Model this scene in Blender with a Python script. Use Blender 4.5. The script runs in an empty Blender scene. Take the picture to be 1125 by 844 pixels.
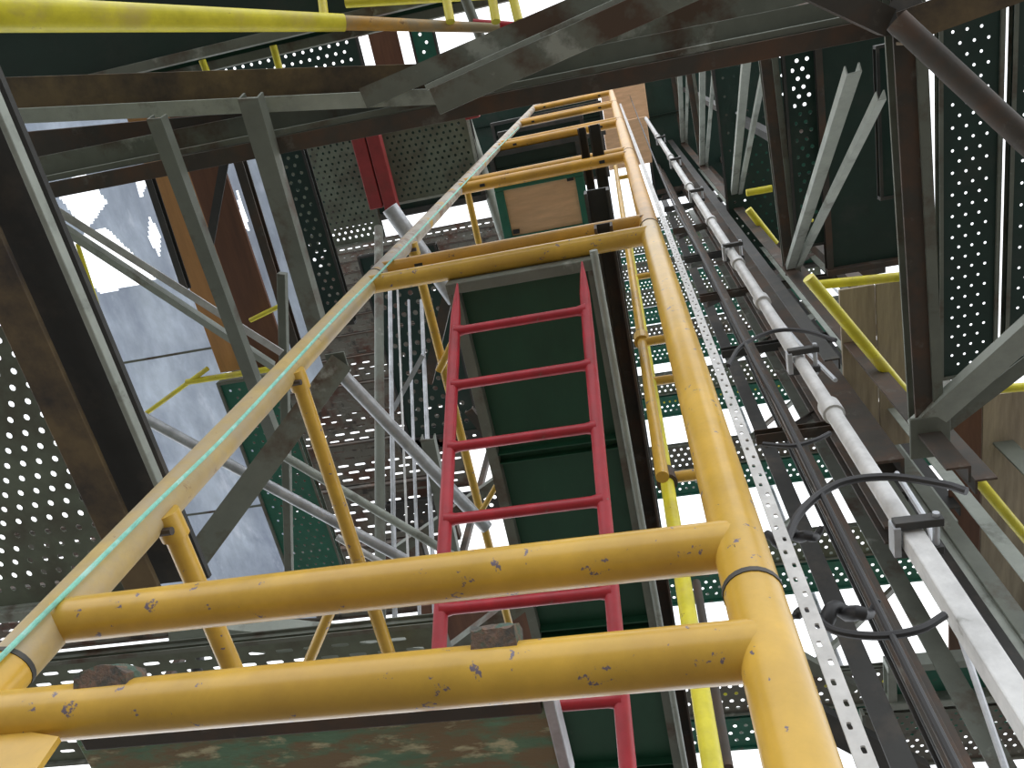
import bpy, math, random
from mathutils import Vector, Matrix
random.seed(7)
C = bpy.context.scene.collection
CAMZ = 1.6
# ---------------------------------------------------------------- camera
FPX, CX, CY = 876.0, 562.5, 422.0
_U = Vector((93, -377, 876)).normalized()
_F = Vector((478, 2155, 876)); _F = (_F - _U * _F.dot(_U)).normalized()
_R = _F.cross(_U)
M3 = Matrix((_R, _F, _U))                       # image axes (right, down, forward) -> world
cam = bpy.data.cameras.new('camera'); cob = bpy.data.objects.new('camera', cam); C.objects.link(cob)
cam.sensor_fit = 'HORIZONTAL'; cam.sensor_width = 36; cam.lens = FPX / 1125 * 36
cam.clip_start = 0.02; cam.clip_end = 500
rt = M3 @ Vector((1, 0, 0)); upv = M3 @ Vector((0, -1, 0)); bk = M3 @ Vector((0, 0, -1))
m = Matrix((rt, upv, bk)).transposed().to_4x4(); m.translation = (0, 0, CAMZ)
cob.matrix_world = m
bpy.context.scene.camera = cob
# ---------------------------------------------------------------- light
w = bpy.data.worlds.new('overcast_sky'); bpy.context.scene.world = w; w.use_nodes = True
nt = w.node_tree; bg = nt.nodes['Background']
tc = nt.nodes.new('ShaderNodeTexCoord'); nz = nt.nodes.new('ShaderNodeTexNoise'); nz.inputs['Scale'].default_value = 2.2
rp = nt.nodes.new('ShaderNodeValToRGB')
rp.color_ramp.elements[0].position = .3; rp.color_ramp.elements[0].color = (.86, .92, 1, 1)
rp.color_ramp.elements[1].position = .7; rp.color_ramp.elements[1].color = (1, 1, 1, 1)
nt.links.new(tc.outputs['Generated'], nz.inputs['Vector']); nt.links.new(nz.outputs['Fac'], rp.inputs['Fac'])
nt.links.new(rp.outputs['Color'], bg.inputs['Color'])
bg.inputs['Strength'].default_value = 1.7
vs = bpy.context.scene.view_settings
bpy.context.scene.display_settings.display_device = 'sRGB'
vs.view_transform = 'Standard'; vs.look = 'None'; vs.exposure = 0.25; vs.gamma = 1; vs.use_curve_mapping = False

# ---------------------------------------------------------------- helpers
def ray(px, py): return M3 @ Vector((px - CX, py - CY, FPX)).normalized()
def Z(px, py, z): r = ray(px, py); v = r * (z / r.z); v.z += CAMZ; return v      # point at height z above the camera
def Y(px, py, y): r = ray(px, py); v = r * (y / r.y); v.z += CAMZ; return v
def X(px, py, x): r = ray(px, py); v = r * (x / r.x); v.z += CAMZ; return v
def V(x, y, z): return Vector((x, y, z + CAMZ))

def thing(name, label, cat, loc=(0, 0, 0), group=None):
    o = bpy.data.objects.new(name, None); C.objects.link(o); o.location = loc
    o.empty_display_size = .1
    return tag(o, label, cat, group)
def tag(o, label, cat, group=None, kind='thing'):
    o['label'] = label; o['category'] = cat
    if group: o['group'] = group
    if kind: o['kind'] = kind
    return o
def wloc(o):
    v = Vector(o.location)
    while o.parent: o = o.parent; v += o.location
    return v
def mk(name, vs_, fs, mat, parent=None, origin=None, smooth=False, label=None, mats=None, fmat=None):
    og = Vector(origin) if origin is not None else Vector(vs_[0])
    me = bpy.data.meshes.new(name)
    me.from_pydata([tuple(Vector(v) - og) for v in vs_], [], fs)
    me.materials.append(mat)
    if mats:
        for q in mats: me.materials.append(q)
    if fmat:
        for i, k in enumerate(fmat): me.polygons[i].material_index = k
    if smooth:
        for p in me.polygons: p.use_smooth = True
        try: me.set_sharp_from_angle(angle=math.radians(40))
        except Exception: pass
    me.update()
    o = bpy.data.objects.new(name, me); C.objects.link(o)
    if parent is not None:
        o.parent = parent; o.location = og - wloc(parent)
    else: o.location = og
    if label: o['label'] = label
    return o
def frame_of(d, up=(0, 0, 1)):
    d = Vector(d).normalized(); up = Vector(up)
    if abs(d.dot(up)) > .98: up = Vector((0, 1, 0))
    s = d.cross(up).normalized(); u = s.cross(d).normalized()
    return d, s, u
def prof(kind, w_, h, t):
    a, b = w_ / 2, h / 2
    if kind == 'box': return [(-a, -b), (a, -b), (a, b), (-a, b)]
    if kind == 'L': return [(-a, -b), (a, -b), (a, -b + t), (-a + t, -b + t), (-a + t, b), (-a, b)]
    if kind == 'L2': return [(a, -b), (a, b), (a - t, b), (a - t, -b + t), (-a, -b + t), (-a, -b)]
    if kind == 'U': return [(-a, -b), (a, -b), (a, b), (a - t, b), (a - t, -b + t), (-a + t, -b + t), (-a + t, b), (-a, b)]
    if kind == 'Ud': return [(-a, b), (-a, -b), (-a + t, -b), (-a + t, b - t), (a - t, b - t), (a - t, -b), (a, -b), (a, b)]
    if kind == 'C': return [(-a, -b), (a, -b), (a, -b + t), (-a + t, -b + t), (-a + t, b - t), (a, b - t), (a, b), (-a, b)]
    if kind == 'C2': return [(a, -b), (a, b), (-a, b), (-a, b - t), (a - t, b - t), (a - t, -b + t), (-a, -b + t), (-a, -b)]
    if kind == 'I': return [(-a, -b), (a, -b), (a, -b + t), (t / 2, -b + t), (t / 2, b - t), (a, b - t), (a, b), (-a, b), (-a, b - t), (-t / 2, b - t), (-t / 2, -b + t), (-a, -b + t)]
def beam(name, p1, p2, w_, h, kind, mat, parent=None, t=None, up=(0, 0, 1), label=None, roll=0):
    p1, p2 = Vector(p1), Vector(p2); t = t or min(w_, h) * .14
    d, s, u = frame_of(p2 - p1, up)
    if roll:
        c, sn = math.cos(roll), math.sin(roll); s, u = s * c + u * sn, u * c - s * sn
    pr = prof(kind, w_, h, t); n = len(pr)
    vs_ = [p1 + s * x + u * y for x, y in pr] + [p2 + s * x + u * y for x, y in pr]
    fs = [(i, (i + 1) % n, n + (i + 1) % n, n + i) for i in range(n)] + [tuple(range(n - 1, -1, -1)), tuple(range(n, 2 * n))]
    o = mk(name, vs_, fs, mat, parent, p1, label=label)
    if kind == 'box':
        b = o.modifiers.new('bev', 'BEVEL'); b.width = min(w_, h) * .08; b.segments = 2; b.limit_method = 'ANGLE'
    return o
def tube(name, pts, r, mat, parent=None, n=16, label=None, cap=True):
    pts = [Vector(p) for p in pts]; rs = r if isinstance(r, (list, tuple)) else [r] * len(pts)
    vs_, fs = [], []; u = None
    for i, p in enumerate(pts):
        d = (pts[min(i + 1, len(pts) - 1)] - pts[max(i - 1, 0)]).normalized()
        if u is None: _, s, u = frame_of(d)
        else: s = d.cross(u).normalized(); u = s.cross(d).normalized()
        for k in range(n):
            a = 2 * math.pi * k / n; vs_.append(p + (s * math.cos(a) + u * math.sin(a)) * rs[i])
    for i in range(len(pts) - 1):
        for k in range(n):
            fs.append((i * n + k, i * n + (k + 1) % n, (i + 1) * n + (k + 1) % n, (i + 1) * n + k))
    if cap:
        fs.append(tuple(range(n - 1, -1, -1))); e = (len(pts) - 1) * n; fs.append(tuple(range(e, e + n)))
    return mk(name, vs_, fs, mat, parent, pts[0], smooth=True, label=label)
def smoothpts(ps, k=6):
    ps = [Vector(p) for p in ps]; out = []
    q = [ps[0] * 2 - ps[1]] + ps + [ps[-1] * 2 - ps[-2]]
    for i in range(1, len(q) - 2):
        for j in range(k):
            t = j / k; a, b, c, d = q[i - 1], q[i], q[i + 1], q[i + 2]
            out.append(.5 * ((2 * b) + (c - a) * t + (2 * a - 5 * b + 4 * c - d) * t * t + (3 * b - a - 3 * c + d) * t ** 3))
    out.append(ps[-1]); return out
def slab(name, x0, x1, y0, y1, z, t, mat, parent=None, label=None, bev=0):
    """axis-aligned slab, underside at z above the camera"""
    z += CAMZ
    vs_ = [(x0, y0, z), (x1, y0, z), (x1, y1, z), (x0, y1, z), (x0, y0, z + t), (x1, y0, z + t), (x1, y1, z + t), (x0, y1, z + t)]
    o = mk(name, vs_, [(3, 2, 1, 0), (4, 5, 6, 7), (0, 1, 5, 4), (1, 2, 6, 5), (2, 3, 7, 6), (3, 0, 4, 7)], mat, parent, label=label)
    if bev: b = o.modifiers.new('bev', 'BEVEL'); b.width = bev; b.segments = 2
    return o
def holed(name, O, A, B, la, lb, pa, pb, ra, rb, mat, parent=None, t=.003, stag=True, margin=0, skip=None, label=None):
    """sheet with real holes: origin O, unit axes A, B, lengths la, lb, pitch pa, pb, hole radii ra, rb"""
    O, A, B = Vector(O), Vector(A), Vector(B); N = A.cross(B)
    vs_, fs = [], []
    def quadstrip(a0, a1, b0, b1, hole):
        am, bm = (a0 + a1) / 2, (b0 + b1) / 2
        rect = [(a1, bm), (a1, b1), (am, b1), (a0, b1), (a0, bm), (a0, b0), (am, b0), (a1, b0)]
        i0 = len(vs_)
        if not hole:
            for h in (0, t):
                for q in (1, 3, 5, 7): vs_.append(O + A * rect[q][0] + B * rect[q][1] + N * h)
            fs.append((i0 + 3, i0 + 2, i0 + 1, i0)); fs.append((i0 + 4, i0 + 5, i0 + 6, i0 + 7)); return
        oc = [(am + ra * math.cos(math.pi / 4 * k), bm + rb * math.sin(math.pi / 4 * k)) for k in range(8)]
        if ra > 1.6 * rb or rb > 1.6 * ra:      # stadium
            oc = [(am + ra * x, bm + rb * y) for x, y in ((1, 0), (.88, .8), (0, 1), (-.88, .8), (-1, 0), (-.88, -.8), (0, -1), (.88, -.8))] if ra > rb else \
                 [(am + ra * x, bm + rb * y) for x, y in ((1, 0), (.8, .88), (0, 1), (-.8, .88), (-1, 0), (-.8, -.88), (0, -1), (.8, -.88))]
        for h in (0, t):
            for q in rect: vs_.append(O + A * q[0] + B * q[1] + N * h)
            for q in oc: vs_.append(O + A * q[0] + B * q[1] + N * h)
        for k in range(8):
            k2 = (k + 1) % 8
            fs.append((i0 + k2, i0 + k, i0 + 8 + k, i0 + 8 + k2))
            fs.append((i0 + 16 + k, i0 + 16 + k2, i0 + 24 + k2, i0 + 24 + k))
            fs.append((i0 + 8 + k, i0 + 24 + k, i0 + 24 + k2, i0 + 8 + k2))
    nb = max(1, int((lb - 2 * margin) / pb)); mb = (lb - nb * pb) / 2
    if mb > 1e-4: quadstrip(0, la, 0, mb, False); quadstrip(0, la, lb - mb, lb, False)
    for j in range(nb):
        b0 = mb + j * pb; off = pa / 2 if (stag and j % 2) else 0
        na = max(1, int((la - 2 * margin - (pa / 2 if stag else 0)) / pa)); ma = (la - na * pa - (pa / 2 if stag else 0)) / 2 + off
        if ma > 1e-4: quadstrip(0, ma, b0, b0 + pb, False)
        for i in range(na):
            quadstrip(ma + i * pa, ma + (i + 1) * pa, b0, b0 + pb, not (skip and skip(i, j)))
        if la - (ma + na * pa) > 1e-4: quadstrip(ma + na * pa, la, b0, b0 + pb, False)
    return mk(name, vs_, fs, mat, parent, O, label=label)
def copy_tree(o, parent=None, dz=0, dx=0, dy=0, label=None):
    c = o.copy(); C.objects.link(c); c.parent = parent
    if parent is None: c.location = Vector(o.location) + Vector((dx, dy, dz))
    if label: c['label'] = label
    for ch in [q for q in bpy.data.objects if q.parent == o]: copy_tree(ch, c)
    return c

# ---------------------------------------------------------------- materials
def mat(name, base, second=None, scale=6, lo=.5, hi=.62, rough=.5, metal=0, third=None, tscale=25, tlo=.62, thi=.66, bump=.15, stretch=None, detail=6):
    m_ = bpy.data.materials.new(name); m_.use_nodes = True; n = m_.node_tree; L = n.links
    b = n.nodes['Principled BSDF']; b.inputs['Roughness'].default_value = rough; b.inputs['Metallic'].default_value = metal
    co = n.nodes.new('ShaderNodeTexCoord'); mp = n.nodes.new('ShaderNodeMapping'); L.new(co.outputs['Object'], mp.inputs['Vector'])
    if stretch: mp.inputs['Scale'].default_value = stretch
    def noise(sc, d=detail, off=0):
        q = n.nodes.new('ShaderNodeTexNoise'); q.inputs['Scale'].default_value = sc; q.inputs['Detail'].default_value = d
        q.inputs['Roughness'].default_value = .65; L.new(mp.outputs['Vector'], q.inputs['Vector']); return q
    def ramp(src, a, c):
        q = n.nodes.new('ShaderNodeMapRange'); q.inputs['From Min'].default_value = a; q.inputs['From Max'].default_value = c
        L.new(src, q.inputs['Value']); return q.outputs['Result']
    def mix(f, a, c):
        q = n.nodes.new('ShaderNodeMix'); q.data_type = 'RGBA'; L.new(f, q.inputs['Factor'])
        for s_, v in ((q.inputs[6], a), (q.inputs[7], c)):
            if isinstance(v, tuple): s_.default_value = (*v, 1)
            else: L.new(v, s_)
        return q.outputs[2]
    n0 = noise(scale * 2.3)
    col = mix(ramp(n0.outputs['Fac'], .3, .7), tuple(c * .8 for c in base), tuple(min(1, c * 1.15) for c in base))
    if second: col = mix(ramp(noise(scale).outputs['Fac'], lo, hi), col, second)
    if third: col = mix(ramp(noise(tscale).outputs['Fac'], tlo, thi), col, third)
    L.new(col, b.inputs['Base Color'])
    if bump:
        bp = n.nodes.new('ShaderNodeBump'); bp.inputs['Strength'].default_value = bump; bp.inputs['Distance'].default_value = .004
        L.new(noise(scale * 8).outputs['Fac'], bp.inputs['Height']); L.new(bp.outputs['Normal'], b.inputs['Normal'])
    return m_
YEL = mat('worn_yellow_paint', (.63, .385, .055), (.48, .28, .05), 3, .45, .75, .28, third=(.16, .13, .17), tscale=34, tlo=.635, thi=.65, bump=.08)
DUSTY = mat('dust_covered_yellow_paint', (.50, .36, .13), (.42, .33, .2), 6, .4, .6, .45, third=(.25, .14, .06), tscale=18, tlo=.64, thi=.7)
GREIGE = mat('grey_beige_worn_tube', (.40, .35, .28), (.22, .13, .08), 7, .5, .62, .5, third=(.5, .3, .06), tscale=9, tlo=.56, thi=.62)
YELTOP = mat('dusty_yellow_paint', (.62, .33, .05), (.33, .27, .17), 4, .4, .6, .5, third=(.2, .12, .05), tscale=18, tlo=.64, thi=.7)
BRY = mat('bright_yellow_paint', (.74, .66, .04), (.62, .5, .12), 5, .5, .7, .4, third=(.22, .12, .06), tscale=30, tlo=.68, thi=.72)
RED = mat('red_paint', (.40, .015, .028), (.28, .015, .022), 5, .5, .7, .42, third=(.2, .1, .08), tscale=20, tlo=.7, thi=.74)
REDD = mat('faded_dark_red_paint', (.28, .03, .03), (.2, .04, .03), 5, .5, .7, .5)
GRN = mat('dark_green_paint', (.01, .066, .034), (.016, .085, .045), 3, .4, .7, .45, third=(.10, .14, .11), tscale=9, tlo=.66, thi=.8, stretch=(1, .4, 1))
GRNL = mat('green_perforated_paint', (.02, .15, .1), (.05, .14, .1), 5, .5, .7, .5, third=(.12, .12, .1), tscale=12, tlo=.6, thi=.75)
DGRN = mat('blackish_green_paint', (.01, .036, .027), (.04, .052, .044), 2.5, .5, .75, .5)
STEEL = mat('grey_green_rusting_steel', (.165, .18, .15), (.09, .055, .035), 2.2, .52, .64, .55, .1, third=(.34, .36, .32), tscale=3.2, tlo=.6, thi=.68)
STEELL = mat('pale_grey_green_steel', (.34, .37, .33), (.14, .1, .07), 3, .58, .68, .5, .1, third=(.2, .22, .19), tscale=6, tlo=.55, thi=.7)
RUST = mat('dark_rusty_steel', (.06, .052, .043), (.11, .06, .036), 3, .45, .65, .65, .1, third=(.14, .13, .11), tscale=5, tlo=.58, thi=.68)
DARK = mat('dark_grey_steel', (.05, .05, .048), (.1, .085, .07), 3, .5, .7, .6, .1)
BROWN = mat('brown_stained_channel', (.17, .12, .06), (.045, .035, .03), 2.5, .42, .62, .6, .1)
GALV = mat('galvanised_tube', (.52, .54, .57), (.36, .37, .39), 8, .45, .65, .38, .35)
WHT = mat('white_galvanised_pipe', (.6, .6, .59), (.42, .42, .41), 7, .5, .7, .4, .1, third=(.3, .3, .28), tscale=14, tlo=.66, thi=.72)
PERF = mat('grey_green_perforated_steel', (.16, .19, .14), (.11, .11, .08), 4, .45, .65, .5, .2)
SLOT = mat('old_slotted_steel', (.17, .165, .14), (.11, .05, .035), 2, .48, .62, .55, .2, third=(.05, .045, .04), tscale=5, tlo=.55, thi=.65)
WOOD = mat('grey_plywood', (.46, .38, .28), (.24, .19, .14), 2, .4, .7, .7, stretch=(5, .5, 1), third=(.2, .12, .08), tscale=3, tlo=.66, thi=.74)
WOODO = mat('orange_plywood', (.58, .30, .11), (.42, .21, .08), 2, .4, .7, .6, stretch=(4, .5, 1))
WOODB = mat('brown_plywood', (.17, .075, .04), (.1, .045, .03), 2, .4, .7, .6, stretch=(4, .5, 1))
WOODT = mat('tan_plywood_panel', (.86, .56, .34), (.72, .44, .25), 3, .4, .7, .6, stretch=(.6, 3, 1))
MOSS = mat('mossy_peeling_paint', (.17, .30, .20), (.26, .20, .12), 7, .44, .54, .85, third=(.62, .60, .40), tscale=13, tlo=.54, thi=.64, bump=.8, stretch=(.6, 1.6, 1))
BLK = mat('black_rubber', (.02, .02, .022), None, 5, rough=.5, bump=0)
CYAN = mat('pale_teal_cord', (.25, .62, .5), (.4, .7, .62), 30, rough=.6, bump=.3)
LUMP = mat('dark_weathered_clay', (.09, .09, .08), (.22, .13, .09), 25, .45, .6, .85, bump=1, third=(.08, .13, .10), tscale=40, tlo=.5, thi=.6)
CONC = mat('dull_concrete', (.16, .15, .13), (.12, .11, .1), 1, .4, .7, .85)
WALLW = mat('whitewashed_wall', (.75, .75, .73), (.62, .62, .6), 1, .4, .7, .8)
def sheetmat():
    m_ = mat('frosted_blue_grey_sheet', (.46, .52, .60), (.28, .32, .40), 2.2, .42, .66, .35, 0, third=(.68, .72, .8), tscale=2.6, tlo=.58, thi=.72, bump=.4, stretch=(1.6, .7, 1))
    n = m_.node_tree; b = n.nodes['Principled BSDF']; tr = n.nodes.new('ShaderNodeBsdfTranslucent'); mx = n.nodes.new('ShaderNodeMixShader')
    src = b.inputs['Base Color'].links[0].from_socket; n.links.new(src, tr.inputs['Color']); mx.inputs['Fac'].default_value = .62
    n.links.new(b.outputs[0], mx.inputs[1]); n.links.new(tr.outputs[0], mx.inputs[2]); n.links.new(mx.outputs[0], n.nodes['Material Output'].inputs['Surface'])
    return m_
SHEET = sheetmat()

# ---------------------------------------------------------------- setting
fl = slab('floor', -30, 30, -30, 30, -CAMZ - .1, .1, CONC); fl['kind'] = 'structure'

# ---------------------------------------------------------------- yellow climbing frames (one frame every 2.07 m)
D = .65; XL, XR = -.957, .086; ZJ = .82; PER = 2.07
G_FR = 'yellow climbing sections stacked up the shaft'
ORANGE = mat('orange_yellow_paint', (.62, .32, .035), (.45, .24, .05), 3, .45, .75, .35, third=(.16, .1, .06), tscale=20, tlo=.66, thi=.69, bump=.08)
def ladder_frame(z0, zb, label, legm=YEL, slots=False):
    t = thing('scaffold_section', label, 'scaffold frame', V((XL + XR) / 2, D, z0), G_FR)
    for x in (XL, XR):
        lg = tube('leg', [V(x, D, zb), V(x, D, z0 + PER)], .0355, legm if x == XL else (ORANGE if slots else YEL), t, 24)
        tube('coupling_ring', [V(x, D, z0 + PER - .006), V(x, D, z0 + PER + .002)], .037, DARK, lg, 24)
    for zr, sg in ((z0 + .10, -1), (z0 + PER - .10, 1)):
        pts, rs = [], []; N = 60
        for i in range(N + 1):
            f = i / N; x = XL + (XR - XL) * f; e = min(f, 1 - f) * (XR - XL)
            k = min(1, max(0, 1 - (e - .034) / .07)); pts.append(V(x, D, zr)); rs.append(.0345)
        rg = tube('rung', pts, rs, ORANGE if slots else YEL, t, 24)
        for xx in (XL + .16, XR - .16) if slots else ():
            beam('slot', V(xx - .016, D - .002, zr - .0352), V(xx + .016, D - .002, zr - .0352), .018, .004, 'box', BLK, rg)
    return t
ord_ = ['lowest', 'second', 'third', 'fourth', 'fifth', 'sixth', 'seventh', 'eighth', 'ninth', 'tenth', 'eleventh', 'twelfth']
ladder_frame(ZJ - PER, -CAMZ, 'yellow tube ladder frame nearest the camera, its thick top rung lowest in the photo')
ladder_frame(ZJ, ZJ, 'yellow tube ladder frame whose bottom rung is the upper of the two near rungs', DUSTY)
proto = ladder_frame(ZJ + PER, ZJ + PER, 'yellow tube ladder frame starting just above the red ladder top', GREIGE, True)
lab = ['yellow ladder frame around the tan plywood hatch, fourth counting from below', 'fifth yellow ladder frame up the shaft, small above the plywood hatch',
       'sixth yellow ladder frame up, just under the big crossing beams', 'topmost yellow ladder frame in sight, tiny beside the shaft top']
for i, l in enumerate(lab): copy_tree(proto, None, dz=PER * (i + 1), label=l)
hl = Y(812, 602, D - .03)
tag(tube('hole_disc', [V(hl.x, D - .034, hl.z - CAMZ), V(hl.x, D - .028, hl.z - CAMZ)], .006, BLK, None, 14), 'small black disc for the dark hole in the thick right yellow leg above the coupling', 'hole')  # black disc drawn for the dark inside of a round hole
ga = [Y(*q, D) for q in ((-70, 790), (66, 812), (40, 850), (-70, 930))]
tag(mk('corner_gusset', [v + Vector((0, e, 0)) for e in (-.004, .004) for v in ga], [(3, 2, 1, 0), (4, 5, 6, 7), (0, 1, 5, 4), (1, 2, 6, 5), (2, 3, 7, 6), (3, 0, 4, 7)], YEL), 'yellow corner plate under the left end of the near rung', 'plate')
# weathered clay lumps lying on the near rung
def lump(px, z, L_, W_, H_, label, bend=0):
    c = Z(px[0], px[1], z); c = Vector((c.x, D + .0, ZJ - .10 + .0345 + CAMZ))
    r = ray(*px); c.x = (r * (D / r.y)).x
    NN = Vector((0, -.72, .69)); BB = Vector((0, .69, .72)); c = Vector((c.x, D, ZJ - .10 + CAMZ)) + NN * .0345
    def W3(a, b, d): return c + Vector((a, 0, 0)) + BB * b + NN * d
    vs_, fs = [], []; n = 9; mth = 5
    for i in range(n):
        for j in range(mth):
            u, v = i / (n - 1) - .5, j / (mth - 1) - .5
            vs_.append(W3(u * L_ + random.uniform(-.003, .003), v * W_ + random.uniform(-.002, .002), H_ * (1 - abs(v) * .5) + bend * (.25 - u * u) * 4 + random.uniform(-.002, .002)))
    for i in range(n):
        for j in range(mth):
            u, v = i / (n - 1) - .5, j / (mth - 1) - .5
            vs_.append(W3(u * L_, v * W_, -.004 - abs(v) * W_ * .25))
    N = n * mth
    for i in range(n - 1):
        for j in range(mth - 1):
            a = i * mth + j; fs += [(a, a + mth, a + mth + 1, a + 1), (N + a, N + a + 1, N + a + mth + 1, N + a + mth)]
    for i in range(n - 1):
        a = i * mth; fs.append((a, N + a, N + a + mth, a + mth)); a = i * mth + mth - 1; fs.append((a, a + mth, N + a + mth, N + a))
    for j in range(mth - 1):
        a = j; fs.append((a, a + 1, N + a + 1, N + a)); a = (n - 1) * mth + j; fs.append((a, N + a, N + a + 1, a + 1))
    o = mk('dried_mortar_lump', vs_, fs, LUMP, None, c)
    tag(o, label, 'lump', 'mortar lumps on the near rung'); return o
lump((137, 755), .7, .075, .045, .009, 'flaky grey-green mortar lump on the near yellow rung by its left end', .01)
lump((553, 710), .7, .056, .04, .020, 'blocky brown mortar lump on the middle of the near yellow rung')
# pale teal cord along the left leg
cp = [Y(px, py, yy) for px, py, yy in ((-60, 783, .612), (0, 723, .612), (167, 558, .612), (260, 466, .612), (375, 342, .611), (440, 276, .612), (540, 170, .612), (570, 140, .613))]
tag(tube('cord', smoothpts(cp), .0042, CYAN, None, 8), 'thin pale teal cord tied along the left leg of the yellow ladder frames', 'cord')

# yellow ties from the left legs into the scaffold
def tie(z, y1, label, x=XL, r=.021, ym=.65, y0=.66):
    t = thing('tie_tube', label, 'scaffold tie', V(x, y0, z), 'yellow tie tubes running back from the ladder legs')
    tube('tube', [V(x + .03, y0, z), V(x + .03, y1, z)], r, YEL, t)
    tube('clamp', [V(x + .028, D - .005, z), V(x + .03, D + .05, z)], .027, YEL, t, 12); tube('bolt', [V(x + .01, D + .02, z - .03), V(x + .05, D + .02, z - .03)], .008, RUST, t, 8)
tie(1.22, 1.35, 'thick yellow tie tube clamped to left leg, lowest and nearest the left edge')
tie(1.93, 1.72, 'yellow tie tube from the left leg passing in front of the slotted decks')
tie(3.42, 2.9, 'long thin yellow tie tube beside the left rail of the red ladder')
tie(5.0, 1.9, 'short yellow tie tube beside the left edge of the plywood hatch')
tag(tube('brace_tube', [Z(372, 650, 1.55), Z(333, 742, 1.55)], .014, YEL), 'short yellow brace tube slanting left between the two near rungs', 'brace')
tag(tube('brace_tube', [Z(510, 350, 3.4), Z(482, 408, 3.36)], .017, YEL), 'short yellow brace slanting left from behind the red ladder top', 'brace')
tag(tube('brace_tube', [Z(530, 560, 3.2), Z(562, 505, 3.25)], .013, YEL), 'small yellow brace beside green deck behind fourth red rung', 'brace')

# ---------------------------------------------------------------- red ladder
t = thing('ladder', 'red steel ladder with pointed rail tops leaning up to the green deck', 'ladder', V(-.365, 2.76, -CAMZ))
def ly(z): return 1.974 - .49 * z
for x in (-.585, -.16):
    zs = [-CAMZ, 1.0, 2.36, 2.52, 2.60, 2.66]; rs = [.0185] * 3 + [.0165, .01, .003]
    pts = [V(x + (.012 if x < -.3 else -.0) * (z - 1.5) * -1, ly(z), z) for z in zs]
    tube('rail', pts, rs, RED, t, 16)
zz = [2.449, 2.235, 2.021, 1.803, 1.572, 1.343] + [1.343 - .225 * i for i in range(1, 13)]
for z in zz:
    xa = -.585 - .012 * (z - 1.5); N = 14; pts, rs = [], []
    for i in range(N + 1):
        f = i / N; e = min(f, 1 - f) * .42; kk = max(0, 1 - e / .035); pts.append(V(xa + f * (-.16 - xa), ly(z), z)); rs.append(.0155 + .007 * kk * kk)
    tube('rung', pts, rs, RED, t, 12)

# ---------------------------------------------------------------- decks overhead
def solid_deck(label, x0, x1, y0, y1, z, m1, bars, rail=STEEL, group=None, name='solid_deck'):
    t = thing(name, label, 'deck', V((x0 + x1) / 2, y0, z), group)
    slab('sheet', x0, x1, y0, y1, z + .05, .006, m1, t)
    for x, s in ((x0, -1), (x1, 1)):
        beam('side_rail', V(x + s * .02, y0, z + .035), V(x + s * .02, y1, z + .035), .04, .07, 'C' if s > 0 else 'C2', rail, t, t=.006)
    for y in bars: beam('crossbar', V(x0, y, z + .03), V(x1, y, z + .03), .045, .04, 'Ud', m1, t, t=.005)
    beam('end_plate', V(x0 - .04, y0 - .02, z + .03), V(x1 + .04, y0 - .02, z + .03), .04, .08, 'box', rail, t)
    beam('end_plate', V(x0 - .04, y1 + .02, z + .03), V(x1 + .04, y1 + .02, z + .03), .04, .08, 'box', rail, t)
    return t
gd = solid_deck('long dark green steel deck directly behind the red ladder', -.615, -.15, .72, 3.6, 2.72, GRN, [1.41, 2.28, 3.1], STEEL)
# two bare tubes along the right side of the green deck
tag(tube('ledger_tube', [Z(652, 275, 2.7), Z(753, 844, 2.7)], .014, STEELL), 'pale grey tube along the right edge of the long green deck', 'scaffold tube')
tag(beam('ledger_beam', V(-.075, .6, 2.85), V(-.075, 3.4, 2.85), .065, .07, 'Ud', RUST), 'rusty channel beam right of the long green deck and its pale tube', 'beam')
tag(beam('ledger_beam', V(-.10, .6, 3.6), V(-.10, 2.4, 3.6), .11, .09, 'Ud', DARK), 'dark channel beam above the right edge of the long green deck', 'beam')
# hatch deck
def hatch(label, z, wood, k0=.135, k1=.215):
    x0, x1, y0, y1 = -.152 * z, -.04 * z, k0 * z, k1 * z
    t = thing('hatch_deck', label, 'deck', V((x0 + x1) / 2, y0, z), 'hatch decks up the ladder shaft')
    b = .09 * z / 5
    slab('panel', x0 + b * .5, x1 - b * .5, y0 + b * .5, y1 - b * .5, z + .02, .015, wood, t, label='tan plywood panel')
    for (a0, a1, c0, c1) in ((x0, x1, y0, y0 + b * .6), (x0, x1, y1 - b * .6, y1), (x0, x0 + b * .6, y0 + b * .6, y1 - b * .6), (x1 - b * .6, x1, y0 + b * .6, y1 - b * .6)):
        slab('border', a0, a1, c0, c1, z, .03, GRNL, t, bev=.004)
    for fx, fy in ((.15, .8), (.85, .15)): slab('latch', x0 + fx * (x1 - x0) - .02, x0 + fx * (x1 - x0) + .02, y0 + fy * (y1 - y0) - .012, y0 + fy * (y1 - y0) + .012, z + .002, .016, BLK, t)
    return t
hatch('green framed hatch deck with tan plywood panel above the red ladder', 4.9, WOODT)
tag(beam('ledger_beam', V(-.165, .45, 4.95), V(-.165, 1.3, 4.95), .05, .06, 'Ud', RUST), 'rusty channel touching the right border of the plywood hatch', 'beam')
tag(beam('ledger_beam', V(-.09, .45, 4.98), V(-.09, 1.5, 4.98), .07, .06, 'Ud', DARK), 'dark channel second to the right of the plywood hatch', 'beam')
h2 = solid_deck('small dark green deck above the plywood hatch, first one further up', -1.0, -.3, .72, 1.05, 6.9, DGRN, [.85], DARK, 'green decks high in the ladder shaft')
solid_deck('second small dark green deck above the plywood hatch', -1.15, -.3, .72, 1.05, 8.9, DGRN, [.85], DARK, 'green decks high in the ladder shaft')
solid_deck('dark green deck at the very top of the ladder shaft', -1.5, -.1, .75, 1.1, 11, DGRN, [.9], DARK, 'green decks high in the ladder shaft')

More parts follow.
